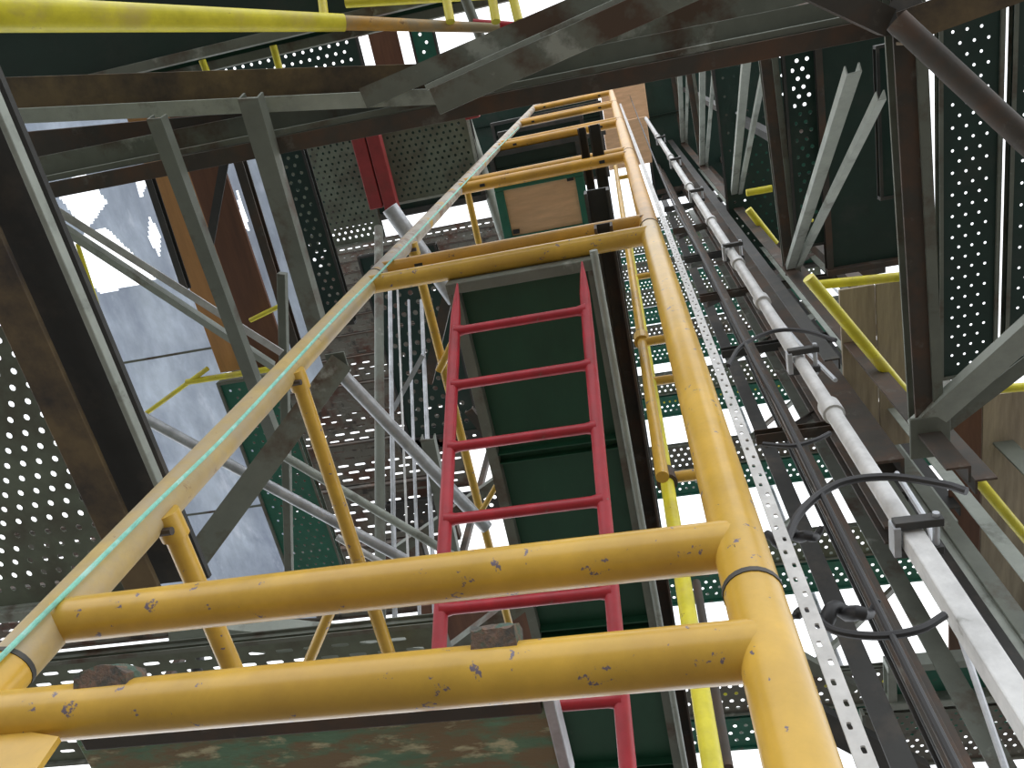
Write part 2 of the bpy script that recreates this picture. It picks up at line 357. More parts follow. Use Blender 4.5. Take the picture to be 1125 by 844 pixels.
def perf_deck(label, x0, x1, y0, y1, z, m1, along='x', pitch=.05, r=.010, rail=STEEL, group=None, name='perforated_deck', slot=False, rails=True, rh=.05, margin=.02, skip=None):
    t = thing(name, label, 'deck', V((x0 + x1) / 2, (y0 + y1) / 2, z), group)
    if slot:
        holed('slotted_sheet', V(x0, y0, z + .012), (1, 0, 0), (0, 1, 0), x1 - x0, y1 - y0, pitch * 2.2, pitch, pitch * .7, r, m1, t, margin=margin)
    else:
        holed('perforated_sheet', V(x0, y0, z + .012), (1, 0, 0), (0, 1, 0), x1 - x0, y1 - y0, pitch, pitch * .87, r, r, m1, t, margin=margin, skip=skip)
    if rails:
        if along == 'x':
            for y, k_ in ((y0 + .008, 'C'), (y1 - .008, 'C2')): beam('side_rail', V(x0, y, z + rh / 2), V(x1, y, z + rh / 2), .016, rh, k_, rail, t, t=.004)
            for x in (x0 - .008, x1 + .008): beam('end_plate', V(x, y0, z + rh / 2), V(x, y1, z + rh / 2), .016, rh, 'box', rail, t)
        else:
            for x, k_ in ((x0 + .008, 'C2'), (x1 - .008, 'C')): beam('side_rail', V(x, y0, z + rh / 2), V(x, y1, z + rh / 2), .016, rh, k_, rail, t, t=.004)
            for y in (y0 - .008, y1 + .008): beam('end_plate', V(x0, y, z + rh / 2), V(x1, y, z + rh / 2), .016, rh, 'box', rail, t)
    return t
# near left perforated deck and its big channel
perf_deck('grey-green perforated deck with bright round holes in the lower left corner', -2.9, -1.86, -.4, 1.47, 2.2, PERF, 'y', .062, .0115, STEELL)
t = thing('channel_beam', 'wide brown and black steel channel crossing the left edge beside the perforated deck', 'beam', V(-1.7, 1.45, 2.05))
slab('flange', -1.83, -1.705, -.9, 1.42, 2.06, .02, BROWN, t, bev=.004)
slab('web', -1.80, -1.585, -.9, 1.42, 2.16, .02, DARK, t, label='recessed web darkened for its shade')  # dark colour puts the shadow of the recess into the web
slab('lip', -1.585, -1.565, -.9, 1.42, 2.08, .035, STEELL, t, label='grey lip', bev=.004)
tag(beam('ledger_beam', V(-2.9, 1.50, 2.2), V(-1.6, 1.50, 2.2), .04, .05, 'box', STEELL), 'pale steel bar closing the lower edge of the left perforated deck', 'beam')
# slotted plank lower left
perf_deck('dark grey-green slotted plank seen between the two near yellow rungs at left', -2.7, -.78, 1.58, 2.06, 2.0, PERF, 'x', .045, .0075, STEEL, slot=True, name='slotted_deck')
# peeling board at the bottom
t = thing('peeling_board', 'mossy board with peeling green paint under the near rung at the bottom', 'board', V(-.8, 1.1, 1.15))
slab('board', -1.3, -.278, 1.112, 1.33, 1.16, .03, MOSS, t, bev=.004)
slab('batten', -1.27, -.29, 1.105, 1.14, 1.142, .02, RUST, t, label='dark rotten batten', bev=.004)
slab('end_strip', -.285, -.262, 1.105, 1.33, 1.145, .05, GALV, t, label='pale metal end strip', bev=.003)
# pale frames at the bottom left under the board
tag(tube('ledger_tube', [Z(215, 700, 2.6), Z(225, 844, 2.6)], .03, DARK), 'dark tube crossing behind the near rung at the lower left', 'scaffold tube')

# left beams between rungs: wide steel rafter lower left
tag(beam('rafter_beam', Z(190, 688, 2.3), Z(480, 716, 2.4), .10, .09, 'U', STEELL), 'wide pale grey beam running right behind the two near rungs', 'beam')
tag(beam('rafter_beam', Z(200, 668, 2.5), Z(500, 742, 2.6), .09, .10, 'U', STEEL), 'grey rusty beam crossing under the wide pale beam behind the near rungs', 'beam')

# frosted sheets upper left
def frosted(label, x0, x1, y0, y1, z, gaps=(), seams=(), mname='pane'):
    t = thing('roof_sheet', label, 'roof sheet', V((x0 + x1) / 2, (y0 + y1) / 2, z), 'frosted roof sheets')
    nx, ny = max(2, int((x1 - x0) / .012)), max(2, int((y1 - y0) / .012)); vs_, fs = [], []
    for j in range(ny + 1):
        for i in range(nx + 1):
            a, b = x0 + (x1 - x0) * i / nx, y0 + (y1 - y0) * j / ny
            vs_.append(V(a, b, z + .012 * math.sin(a * 9 + b * 4) + .01 * math.sin(b * 13)))
    for j in range(ny):
        for i in range(nx):
            a, b = x0 + (x1 - x0) * (i + .5) / nx, y0 + (y1 - y0) * (j + .5) / ny
            if any(abs((a - ga) * math.cos(an) + (b - gb) * math.sin(an)) / ra + abs((b - gb) * math.cos(an) - (a - ga) * math.sin(an)) / rb < 1 for ga, gb, ra, rb, an in gaps): continue
            q = j * (nx + 1) + i; fs.append((q, q + 1, q + nx + 2, q + nx + 1))
    mk(mname, vs_, fs, SHEET, t, vs_[0], smooth=True)
    for y in seams: slab('seam', x0, x1, y - .006, y + .006, z - .02, .008, STEEL, t)
    return t
frosted('large torn frosted blue-grey roof sheet left of the orange plywood board', -3.45, -2.38, -.25, 3.1, 4.1,
        [(-2.83, .22, .13, .17, .3), (-2.86, .56, .32, .2, .5), (-2.5, .48, .035, .13, .2), (-2.47, .2, .03, .08, .3)], [1.15, 2.2])
frosted('narrow frosted blue-grey roof sheet right of the brown plywood board', -2.04, -1.80, -.1, 1.5, 4.1, [(-1.97, .45, .02, .14, .1)])
frosted('small pale roof sheet under the green deck edge at upper left', -5.2, -2.9, -.9, -.1, 6.1, [(-4.1, -.45, .12, .2, 0)])
# plywood boards
t = slab('plywood_board', -2.36, -2.13, -.2, 1.28, 4.0, .02, WOODO, bev=.003); tag(t, 'orange plywood board lying on the frosted sheets behind the left lattice', 'board')
t = slab('plywood_board', -2.12, -1.93, -.2, 1.28, 3.97, .02, WOODB, bev=.003); tag(t, 'dark brown plywood board right of the orange plywood board', 'board')
perf_deck('dark green perforated deck below the orange board and left of the slotted decks', -2.35, -1.98, 1.32, 2.75, 3.9, GRNL, 'y', .055, .008, STEEL)
perf_deck('dark green perforated deck with small bright holes left of the slotted decks near the top', -1.80, -1.62, .15, 1.2, 4.3, DGRN, 'y', .05, .010, DARK)
# thin yellow tubes over the sheets
for a, b, r, l in (((85, 268), (145, 450), .011, 'thin yellow tube lying lengthways over the big frosted sheet'),
                   ((150, 462), (228, 405), .013, 'yellow tube slanting over the big frosted sheet below the plywood'),
                   ((205, 420), (300, 405), .017, 'yellow tube under the lower end of the orange plywood board'),
                   ((275, 352), (310, 335), .013, 'short yellow tube over the narrow frosted sheet')):
    tag(tube('guard_tube', [Z(*a, 3.9), Z(*b, 3.9)], r, BRY), l, 'scaffold tube')

# ---------------------------------------------------------------- left lattice members
def member(name, a, b, w_, h, kind, m1, label, cat='brace', **k):
    return tag(beam(name, a, b, w_, h, kind, m1, **k), label, cat)
t = thing('lattice_brace', 'double angle brace, one angle whitened as if sunlit, slanting down right across the frosted sheet', 'brace', Z(45, 220, 3.0))
beam('angle', Z(42, 216, 3.0), Z(310, 386, 3.3), .035, .035, 'L', WHT, t); beam('angle', Z(62, 246, 3.0), Z(300, 402, 3.3), .03, .035, 'L2', STEELL, t)  # white of the first angle stands in for sunlight on it
member('lattice_post', Z(275, 105, 2.9), Z(352, 370, 3.2), .075, .06, 'U', STEEL, 'grey-green post from the big beam down to the left lattice node')
member('lattice_post', Z(172, 128, 2.85), Z(305, 490, 3.2), .055, .05, 'U', STEEL, 'long grey post slanting right over both plywood boards')
member('lattice_post', Z(250, 168, 3.5), Z(232, 268, 3.5), .04, .04, 'L', DARK, 'short dark post leaning left over the brown plywood board')
member('lattice_post', Z(262, 172, 3.7), Z(332, 400, 3.7), .045, .05, 'C', RUST, 'rusty brown beam along the right edge of the narrow frosted sheet')
member('lattice_post', Z(160, 182, 3.7), Z(205, 318, 3.7), .035, .04, 'C', DARK, 'thin dark bar along the left edge of the orange board')
member('lattice_brace', Z(375, 398, 3.1), Z(212, 618, 2.5), .10, .05, 'U', STEEL, 'broad grey brace slanting down left from the lattice node behind the yellow leg')
member('lattice_post', Z(310, 300, 3.4), Z(318, 640, 3.4), .04, .04, 'box', STEEL, 'thin straight grey post at the left edge of the slotted decks')
for a, b, z1, z2, r, mm, l in (((150, 455), (445, 615), 2.9, 2.9, .024, GALV, 'galvanised tube slanting down right over the frosted sheet and slotted decks'),
                   ((372, 408), (535, 580), 3.1, 3.1, .030, GALV, 'thick galvanised tube from the lattice node down to the red ladder rail'),
                   ((310, 500), (500, 612), 3.3, 3.3, .022, STEELL, 'dull grey tube parallel to and between the two galvanised ones'),
                   ((370, 590), (490, 660), 3.1, 3.1, .016, WHT, 'bright white thin tube just left of the lower red ladder'),
                   ((428, 228), (500, 330), 4.2, 4.2, .045, GALV, 'galvanised tube crossing behind the yellow leg below the red beams'),
                   ((556, 268), (500, 95), 6.6, 6.6, .045, STEELL, 'pale tube slanting behind the yellow leg left of the hatch')):
    tag(tube('scaffold_tube', [Z(*a, z1), Z(*b, z2)], r, mm), l, 'scaffold tube')
# node plate
tag(slab('gusset_plate', Z(360, 395, 3.14).x, Z(382, 395, 3.14).x, Z(360, 388, 3.14).y, Z(360, 412, 3.14).y, 3.12, .012, STEEL, bev=.002), 'small grey gusset plate at the left lattice node', 'plate')

# ---------------------------------------------------------------- slotted decks (one each metre of the far left stair tower)
G = 'slotted decks stacked behind the left lattice'
names = ['lowest', 'second from the bottom', 'third from the bottom', 'fourth from the bottom', 'fifth from the bottom', 'sixth from the bottom', 'seventh from the bottom',
         'eighth from the bottom', 'ninth from the bottom', 'tenth from the bottom', 'eleventh from the bottom', 'twelfth from the bottom', 'thirteenth from the bottom', 'fourteenth from the bottom']
for i in range(13):
    zl = 5.2 + i
    perf_deck('dark rusty slotted deck between left lattice post and silver uprights, ' + names[i], -6.4, -1.95, 3.02 if i > 2 else 3.3, 3.98, zl, SLOT, 'x', .085, .0125, RUST, G, 'slotted_deck', True, rh=.09)
for x, l in ((-6.45, 'far'), (-4.2, 'middle'), (-1.9, 'near')):
    tag(beam('standard_post', V(x, 4.03, -CAMZ), V(x, 4.03, 17.4), .06, .06, 'box', RUST), l + ' rusty standing post carrying the slotted decks on the left', 'scaffold tube', 'posts carrying the slotted decks')
slab_t = solid_deck('added dark backing deck far above the red beams', -6, -.15, .3, 2.0, 13.3, DGRN, [.9, 1.5], DARK)  # invented backing, hides the bright sky behind the upper left
solid_deck('added deck blocking the light over the grey perforated landings', -2.35, -1.1, .25, .95, 6.5, DGRN, [.6], DARK)  # invented deck, keeps sky light out of the landing holes
# silver uprights: sloping stair stringers
for (a, b, r, mm, l) in (((428, 290), (434, 690), .014, GALV, 'leftmost silver upright tube right beside the slotted decks'),
                     ((416, 250), (418, 690), .03, STEEL, 'broad dull grey upright between slotted decks and silver tubes'),
                     ((436, 300), (450, 660), .007, WHT, 'thin bright tube just right of the leftmost silver upright'),
                     ((449, 330), (461, 680), .010, GALV, 'second silver upright tube from the slotted decks'),
                     ((463, 330), (479, 700), .014, GALV, 'third silver upright tube, nearest the red ladder')):
    tag(tube('upright_tube', [Z(*a, 5.4), Z(*b, 3.3)], r, mm), l, 'scaffold tube', 'silver uprights left of the red ladder')
perf_deck('narrow dark green perforated deck behind the silver uprights', -1.95, -1.35, 1.1, 2.6, 5.6, DGRN, 'y', .09, .020, DARK)
perf_deck('lower dark perforated plank behind the silver uprights and red rail', -2.5, -.9, 3.45, 3.75, 6.1, DARK, 'x', .09, .02, DARK, 'planks behind the red ladder')
perf_deck('upper dark perforated plank behind the silver uprights and red rail', -2.6, -.9, 3.25, 3.5, 7.2, DARK, 'x', .09, .02, DARK, 'planks behind the red ladder')
tag(slab('plywood_board', -2.0, -.6, 3.7, 4.2, 4.9, .02, WOODB, bev=.003), 'reddish brown board behind the lowest visible left part of the red ladder', 'board')
for i, (a, b, z1, z2, w_, mm, l) in enumerate((((600, 640), (480, 730), 3.6, 3.6, .10, STEEL, 'grey channel slanting up right under the lower red ladder'),
                 ((470, 480), (505, 640), 4.0, 4.2, .08, STEEL, 'grey brace leaning right behind the left red rail'),
                 ((560, 520), (430, 610), 4.3, 4.3, .07, STEEL, 'grey brace slanting down left behind the middle red rungs'),
                 ((500, 290), (470, 420), 5.0, 5.0, .07, RUST, 'dark brace behind the long yellow tie near the big yellow rung'),
                 ((515, 450), (600, 560), 4.6, 4.6, .06, RUST, 'dark brace hidden mostly by the green deck and third red rung'),
                 ((465, 390), (432, 450), 4.5, 4.5, .03, GALV, 'small silver brace slanting between the silver uprights'))):
    member('lattice_brace', Z(*a, z1), Z(*b, z2), w_, w_ * .7, 'U', mm, l)

# ---------------------------------------------------------------- upper left: red beams, perforated landings, green decks
perf_deck('grey perforated landing between the two red beams', -1.68, -1.0, .30, .82, 6.05, PERF, 'y', .05, .011, STEELL)
perf_deck('grey perforated landing left of the red beams above the slotted decks', -2.5, -1.83, .18, 1.05, 6.0, PERF, 'y', .05, .010, STEEL)
for (x, y1, l) in ((-1.72, .86, 'large red beam between the two grey perforated landings'), (-.985, .32, 'smaller red beam at the right edge of the perforated landing')):
    t = thing('red_beam', l, 'beam', V(x, y1, 5.9), 'red beams above the slotted decks')
    beam('rail', V(x - .055, -.1, 5.85), V(x - .055, y1 - .06, 5.85), .1, .08, 'box', REDD, t)
    beam('rail', V(x + .055, -.1, 5.85), V(x + .055, y1, 5.85), .1, .08, 'box', REDD, t)
for a, b, m1, l in (((225, 60), (408, 105), DGRN, 'dark perforated plank peeping above the big beam left of the small brown board'), ((449, 35), (488, 85), GRNL, 'small perforated plank right of the small brown board at the top')):
    p, q = Z(*a, 6.3), Z(*b, 6.3)
    perf_deck(l, min(p.x, q.x), max(p.x, q.x), -.75, .2, 6.3, m1, 'y', .07, .012, DARK)
tag(slab('plywood_board', Z(412, 70, 6.2).x, Z(444, 70, 6.2).x, -.6, .1, 6.2, .02, WOODB, bev=.003), 'small brown board above the big beam near the top yellow tubes', 'board')
# green decks at the very top
solid_deck('wide dark green deck in the upper left corner under the big yellow tube', -3.4, -.4, -.62, -.32, 3.6, DGRN, [], STEEL, 'dark green decks across the top')
for i, (y0, y1, z, l) in enumerate(((-.42, -.28, 3.9, 'narrow dark green plank just below the upper left yellow tube'),
                                     (-.95, -.63, 3.8, 'dark green deck behind the upper yellow posts'),
                                     (-1.35, -.97, 4.0, 'dark green deck touching the top edge of the photo'))):
    t = solid_deck(l, -3.6, .3, y0, y1, z, GRN if i != 1 else DGRN, [], STEEL, 'dark green decks across the top')
# top yellow guard rail
t = thing('guard_rail', 'big bright yellow guard rail tube across the upper left with short posts', 'guard rail', Z(0, 17, 2.4))
tube('top_tube', [Z(-60, 14, 2.3), Z(378, 25, 2.9)], [.052, .028 * 1.0], BRY, t, 24)
tube('worn_tube', [Z(378, 25, 2.9), Z(548, 31, 3.1)], [.024, .016], YELTOP, t, 20, label='worn greyish yellow end')
for px, sx in ((357, 0), (545, -2), (495, -3), (570, -6)):
    tube('post', [Z(px, 24, 3.0), Z(px + sx - 6, -25, 3.1)], .016, BRY, t, 12)
for (a, b, z, r, mm, l) in (((500, -30), (536, 62), 3.4, .02, STEEL, 'grey post crossing the top yellow rail left of the big beam'),
                     ((98, 70), (104, 96), 3.7, .016, BRY, 'short yellow tube over the pale sheet at far upper left'),
                     ((222, 66), (232, 92), 3.7, .016, BRY, 'short yellow tube over the pale sheet left of the perforated plank'),
                     ((300, 50), (314, 102), 3.7, .016, BRY, 'short yellow tube over the dark perforated plank above the beam'),
                     ((380, 3), (560, -8), 3.5, .02, BRY, 'thin yellow tube along the top edge above the guard rail'),
                     ((520, 25), (590, 30), 3.3, .014, RED, 'thin red tube beyond the end of the yellow guard rail')):
    tag(tube('guard_tube', [Z(*a, z), Z(*b, z)], r, mm), l, 'scaffold tube')

# ---------------------------------------------------------------- mast: levels every 2.4 m
CXm, CYm, BXm, BYm = 1.05, 1.7, .99, .13
LV = [3.04, 5.46, 7.9, 10.3, 12.7]
words = ['lowest', 'second', 'third', 'fourth', 'fifth']
def mast_level(n, z):
    W = ['nearest', 'second level', 'third level', 'fourth level', 'top level'][n]
    t = thing('mast_beam', 'grey-green rusty beam of the right mast side running down to the chord node, ' + W, 'beam', V(BXm, BYm, z), 'side beams of the right mast')
    beam('lower_flange', V(BXm, BYm - .1, z - .05), V(CXm, CYm, z - .05), .075, .012, 'box', RUST, t)
    beam('web', V(BXm + .02, BYm - .1, z), V(CXm + .02, CYm, z), .02, .10, 'box', STEEL, t)
    beam('upper_flange', V(BXm + .02, BYm - .1, z + .055), V(CXm + .02, CYm, z + .055), .10, .012, 'box', STEEL, t)
    beam('edge_angle', V(BXm + .045, BYm - .1, z - .055), V(CXm + .045, CYm, z - .055), .035, .03, 'L', STEEL, t, label='grey-green edge angle')
    b = thing('lattice_brace', 'pale double channel brace climbing the right mast side, ' + W, 'brace', V(1.03, .42, z + .55), 'braces of the right mast')
    for dx, y0 in ((-.03, .38), (.07, .5)):
        beam('channel', V(BXm + .0 + dx, y0 - .08, z + .42), V(CXm + dx * .5, CYm - .08, z + 2.3), .058 if dx < 0 else .034, .04, 'U', STEELL, b)
    return t, b
for n, z in enumerate(LV): mast_level(n, z)
def upright(name, x, y, w_, kind, m1, label, z0=-CAMZ, z1=16, group='dark uprights of the right mast'):
    return tag(beam(name, V(x, y, z0), V(x, y, z1), w_, w_ * .8, kind, m1), label, 'upright', group)
upright('mast_chord', CXm, CYm, .085, 'L', RUST, 'heavy rusty angle chord passing through the big mast nodes at right', z0=2.68)
upright('mast_chord', 1.02, .02, .10, 'L2', RUST, 'dark mast corner post behind the junction near the top right', z0=3.1)
def vert(px, py, yy, w_, kind, m1, label, z1=14, z0=-CAMZ, name='scaffold_upright'):
    p = Y(px, py, yy); return upright(name, p.x, yy, w_, kind, m1, label, z0, z1)
vert(912, 560, 1.9, .03, 'box', RUST, 'straight slim rusty upright left of the white pipe', name='scaffold_upright')
vert(1010, 760, 2.0, .07, 'L', RUST, 'rust-streaked upright reaching the bottom edge left of the white pipe')
vert(948, 640, 2.9, .10, 'C', DARK, 'broad dark channel upright right of the black upright')
vert(905, 640, 2.6, .09, 'L', DARK, 'thin dark upright over the bright gap at lower right')
vert(985, 640, 3.0, .10, 'L', STEEL, 'greyish upright between broad dark channel and white pipe')
vert(1040, 640, 2.8, .06, 'C', RUST, 'brown upright behind the lowest pipe clamp')
vert(1100, 660, 2.4, .07, 'L2', STEEL, 'wide grey-brown upright at the right edge below the yellow tube')
vert(1068, 560, 2.1, .06, 'L', STEELL, 'slim pale upright just right of the lowest pipe clamp')
vert(925, 455, 2.3, .05, 'L', STEEL, 'slim grey upright above the long yellow diagonal, nearest the pipe collar', z0=3.2)
vert(905, 440, 2.6, .06, 'C', RUST, 'slim rusty upright just left of the pale boards', z0=3.4)
vert(865, 345, 2.6, .07, 'L', RUST, 'rusty slim upright right of the white pipe above its middle clamp', z0=3.8)
vert(1020, 560, 2.6, .05, 'L2', STEEL, 'slim grey-green upright just left of the lowest pipe clamp')
vert(965, 500, 2.9, .08, 'C', DARK, 'dark channel upright crossing behind the white pipe above its lowest clamp')
vert(1000, 540, 2.4, .035, 'L', STEELL, 'very slim pale upright behind the arching black cable')
vert(885, 420, 2.3, .12, 'C', RUST, 'brown upright behind the middle pipe clamp', z0=3.2)
vert(930, 420, 2.5, .06, 'L', STEELL, 'pale slim upright right of the middle pipe clamp', z0=3.5)
vert(955, 440, 2.7, .07, 'L', DARK, 'dark slim upright right of the pale slim one', z0=3.9)
vert(850, 330, 1.9, .12, 'C', RUST, 'rusty upright left of the white pipe at mid height', z0=3.1)
vert(838, 330, 2.6, .16, 'L', DARK, 'dark upright beside the rusty one left of the white pipe', z0=3.9)
vert(905, 330, 2.1, .09, 'L2', RUST, 'rusty upright between white pipe and heavy chord', z0=3.2)
vert(870, 260, 2.4, .10, 'L', STEEL, 'dull grey upright right of the heavy chord high up', z0=3.2)
vert(790, 170, 2.0, .10, 'L2', RUST, 'rusty upright high beside the topmost braces', z0=4.6)
vert(745, 170, 2.0, .09, 'C', STEEL, 'grey upright high up just right of the shaft top', z0=4.2)
vert(732, 150, 1.6, .07, 'L', DARK, 'dark upright at the shaft top next to the white pipe', z0=3.6)
vert(765, 150, 2.2, .12, 'L', DARK, 'dark wide upright high up between two grey ones', z0=4.6)
vert(820, 120, 1.2, .10, 'L', RUST, 'rusty upright crossing between two pale braces', z0=6.2)
vert(775, 110, .9, .07, 'L2', DARK, 'dark upright touching the big beam near the shaft top', z0=6.2)
# horizontals between uprights on each face, seen as dark clutter
for i in range(7):
    z = 4.2 + i * 1.35
    p = 2.25
    t = tag(beam('ledger_beam', V(.55, p, z), V(2.1, p + .0, z), .06, .07, 'C', DARK if i % 2 else RUST), 'dark horizontal ledger across the right uprights, ' + names[i], 'beam', 'dark ledgers across the right uprights')
    tag(beam('ledger_brace', V(.6, 2.35, z + .1), V(1.9, 2.35, z + 1.25), .05, .05, 'L', STEEL if i % 2 else RUST), 'slanting brace behind the dark ledgers at right, ' + names[i], 'brace', 'slanting braces across the right uprights')
# front beams
t = thing('cross_beam', 'long grey-green rusty cross beam spanning the top of the photo to the right junction', 'beam', V(-2.03, .1, 3.04))
beam('lower_flange', V(-2.3, .10, 3.0), V(1.02, .15, 3.0), .06, .02, 'box', RUST, t)
beam('web', V(-2.3, .055, 3.06), V(1.02, .105, 3.06), .02, .10, 'box', STEEL, t)
beam('upper_flange', V(-2.3, .02, 3.11), V(1.02, .085, 3.11), .10, .014, 'box', STEEL, t)
t = thing('cross_beam', 'pale-edged beam from the left edge joining the long cross beam over the yellow ladder', 'beam', Z(0, 110, 3.0))
beam('lower_flange', Z(10, 128, 3.0), Z(500, 105, 3.0), .055, .02, 'box', STEELL, t)
beam('web', Z(0, 105, 3.06), Z(500, 90, 3.06), .13, .02, 'box', BROWN, t, label='brownish web')
t = thing('cross_beam', 'grey-green beam slanting up from the middle of the cross beam to the top edge', 'beam', Z(480, 104, 2.9))
beam('lower_flange', Z(478, 112, 2.85), Z(790, -28, 2.85), .09, .02, 'box', STEEL, t)
beam('web', Z(470, 96, 2.92), Z(770, -40, 2.92), .02, .08, 'box', STEELL, t)
beam('side_angle', Z(400, 108, 2.95), Z(700, -20, 2.95), .07, .03, 'L', STEEL, t)
tag(beam('cross_beam', Z(20, 160, 3.2), Z(480, 118, 3.2), .10, .05, 'U', RUST), 'dark brown beam just below the pale-edged left beam', 'beam')
tag(beam('cross_beam', Z(560, 78, 3.3), Z(900, -22, 3.3), .12, .06, 'U', STEEL), 'grey beam between the slanting beam and the long cross beam at top centre', 'beam')
tag(beam('cross_beam', Z(880, -20, 2.85), Z(975, 25, 2.9), .08, .05, 'L', RUST), 'short rusty angle entering the top right junction from above', 'beam')
tag(beam('cross_beam', Z(985, 32, 2.85), Z(1180, -40, 2.85), .10, .06, 'L', BROWN), 'brown beam rising right from the top right junction', 'beam')
tag(tube('scaffold_tube', [Z(985, 22, 2.7), Z(1160, 185, 2.5)], .035, RUST), 'dark rusty tube slanting down to the right edge from the top right junction', 'scaffold tube')
tag(tube('junction_coupler', [V(.95, .12, 2.86), V(1.02, .16, 3.0)], .06, DARK, None, 12), 'dark bolted coupler at the top right junction', 'coupler')
# arms from the chord node to the right
t = thing('node_arm', 'pale grey-green forked arm rising right from the big mast node', 'brace', Z(1010, 470, 3.0))
beam('arm', Z(1008, 472, 3.0), Z(1150, 345, 2.9), .09, .05, 'U', STEELL, t); beam('arm', Z(1020, 478, 3.05), Z(1150, 378, 2.95), .06, .05, 'L', STEEL, t)
tag(slab('gusset_plate', .98, 1.13, 1.6, 1.78, 2.96, .015, STEEL, bev=.003), 'grey gusset plate where the forked arm meets the heavy chord', 'plate')

# ---------------------------------------------------------------- right: overhead panels and boards
solid_skip = lambda i, j: j > 999
perf_deck('dark green perforated panel with bright dots at upper right', 1.29, 1.53, -.35, 1.70, 3.5, DGRN, 'y', .052, .0063, STEEL, 'perforated panels at upper right', 'perforated_cladding')
perf_deck('dark green perforated panel cut by the right edge of the photo', 1.56, 1.95, -.35, 1.70, 3.5, DGRN, 'y', .052, .0063, STEEL, 'perforated panels at upper right', 'perforated_cladding')
perf_deck('narrow perforated panel just left of the bright gap at upper right', 1.27, 1.44, .3, 1.0, 4.2, DGRN, 'y', .075, .008, DARK, 'perforated panels at upper right', 'perforated_cladding')
solid_deck('blackish green solid panel between the mast brace and the big side beam', 1.3, 1.75, .2, 1.68, 5.3, DGRN, [], RUST)
perf_deck('dark perforated panel between two pale braces near the top right', 1.08, 1.28, .25, 1.5, 5.35, DGRN, 'y', .06, .012, DARK, 'perforated panels at upper right', 'perforated_cladding')
perf_deck('blackish perforated panel above the second mast level', .95, 1.6, .3, 2.3, 7.6, DGRN, 'y', .09, .012, DARK, 'perforated panels at upper right', 'perforated_cladding')
solid_deck('green solid deck seen between the rusty beams behind the yellow braces', 1.28, 1.95, 1.0, 2.5, 8.2, GRNL, [1.6], DARK)
solid_deck('dark deck far up behind the right mast', .55, 2.2, .3, 2.4, 12.6, DGRN, [1.2], DARK)
# plywood at right
for i, (x0, x1, y0, y1, z, m1, l) in enumerate(((1.00, 1.17, 1.38, 2.3, 4.0, WOOD, 'pale plywood board left of the bright gap above the yellow diagonal tube'),
                         (1.175, 1.36, 1.38, 2.3, 4.0, WOOD, 'pale plywood board touching the bright gap at right'),
                         (1.52, 1.68, 2.08, 4.1, 4.0, WOODB, 'dark reddish board below the right perforated panels'),
                         (1.685, 2.3, 2.08, 4.1, 4.0, WOOD, 'wide grey plywood board at the right edge'))):
    tag(slab('plywood_board', x0, x1, y0, y1, z, .02, m1, bev=.003), l, 'board', 'plywood boards at right')
for (a, b, z, r, l) in (((888, 305), (1135, 600), 3.6, .027, 'long yellow tube slanting down right across the plywood boards'),
                   ((890, 314), (1030, 300), 3.75, .022, 'short yellow tube from the mast brace to the bright gap'),
                   ((1014, 434), (1140, 424), 3.75, .022, 'yellow tube under the lower end of the right perforated panels'),
                   ((820, 212), (848, 207), 7.0, .03, 'small yellow tube between the two upper mast braces'),
                   ((868, 250), (914, 240), 6.5, .035, 'yellow tube crossing the green deck behind the mast'),
                   ((822, 230), (852, 268), 6.8, .03, 'small yellow tube slanting behind the upper mast brace')):
    tag(tube('guard_tube', [Z(*a, z), Z(*b, z)], r, BRY), l, 'scaffold tube', 'yellow tubes at right')

# ---------------------------------------------------------------- far scaffold decks at Y = 4 behind the bright gap
G = 'perforated decks of the far scaffold'
zs = [3.6, 4.96, 6.5, 8.2, 9.8, 11.4, 13.0, 14.6, 16.2]
for i, z in enumerate(zs):
    x1 = 3.4 if i < 2 else 2.6
    perf_deck('green perforated deck of the far scaffold, front one, ' + names[i] + ' level', -.25, x1, 3.74, 3.99, z, GRNL, 'x', .062, .0125, GRNL, G, rh=.05)
    perf_deck('grey perforated deck of the far scaffold, back one, ' + names[i] + ' level', -.25, x1, 3.46, 3.72, z, PERF if i % 2 else SLOT, 'x', .062, .0125, STEEL, G, rh=.05)
for i, x in enumerate((-.2, .95, 1.9, 2.9)):
    tag(tube('standard_tube', [V(x, 4.05, -CAMZ), V(x, 4.05, 16.5)], .024, GALV if i % 2 else RUST), ['thin rusty scaffold standard behind the lower yellow tubes', 'grey scaffold standard behind the bright lower right gap', 'rusty scaffold standard behind the wide dark uprights', 'grey scaffold standard at the right edge'][i], 'scaffold tube', 'standards of the far scaffold')
for i in range(8):
    z = zs[i] + .5
    tag(tube('guard_tube', [V(-.3, 4.03, z), V(2.6, 4.03, z)], .02, BRY if i % 3 == 0 else STEELL), 'guard tube of the far scaffold above the ' + names[i] + ' deck', 'scaffold tube', 'guard tubes of the far scaffold')
    tag(beam('scaffold_brace', V(.2, 4.0, zs[i] + .1), V(1.5, 4.0, zs[i + 1] - .03), .05, .03, 'box', STEEL), 'flat diagonal brace of the far scaffold above the ' + names[i] + ' deck', 'brace', 'braces of the far scaffold')

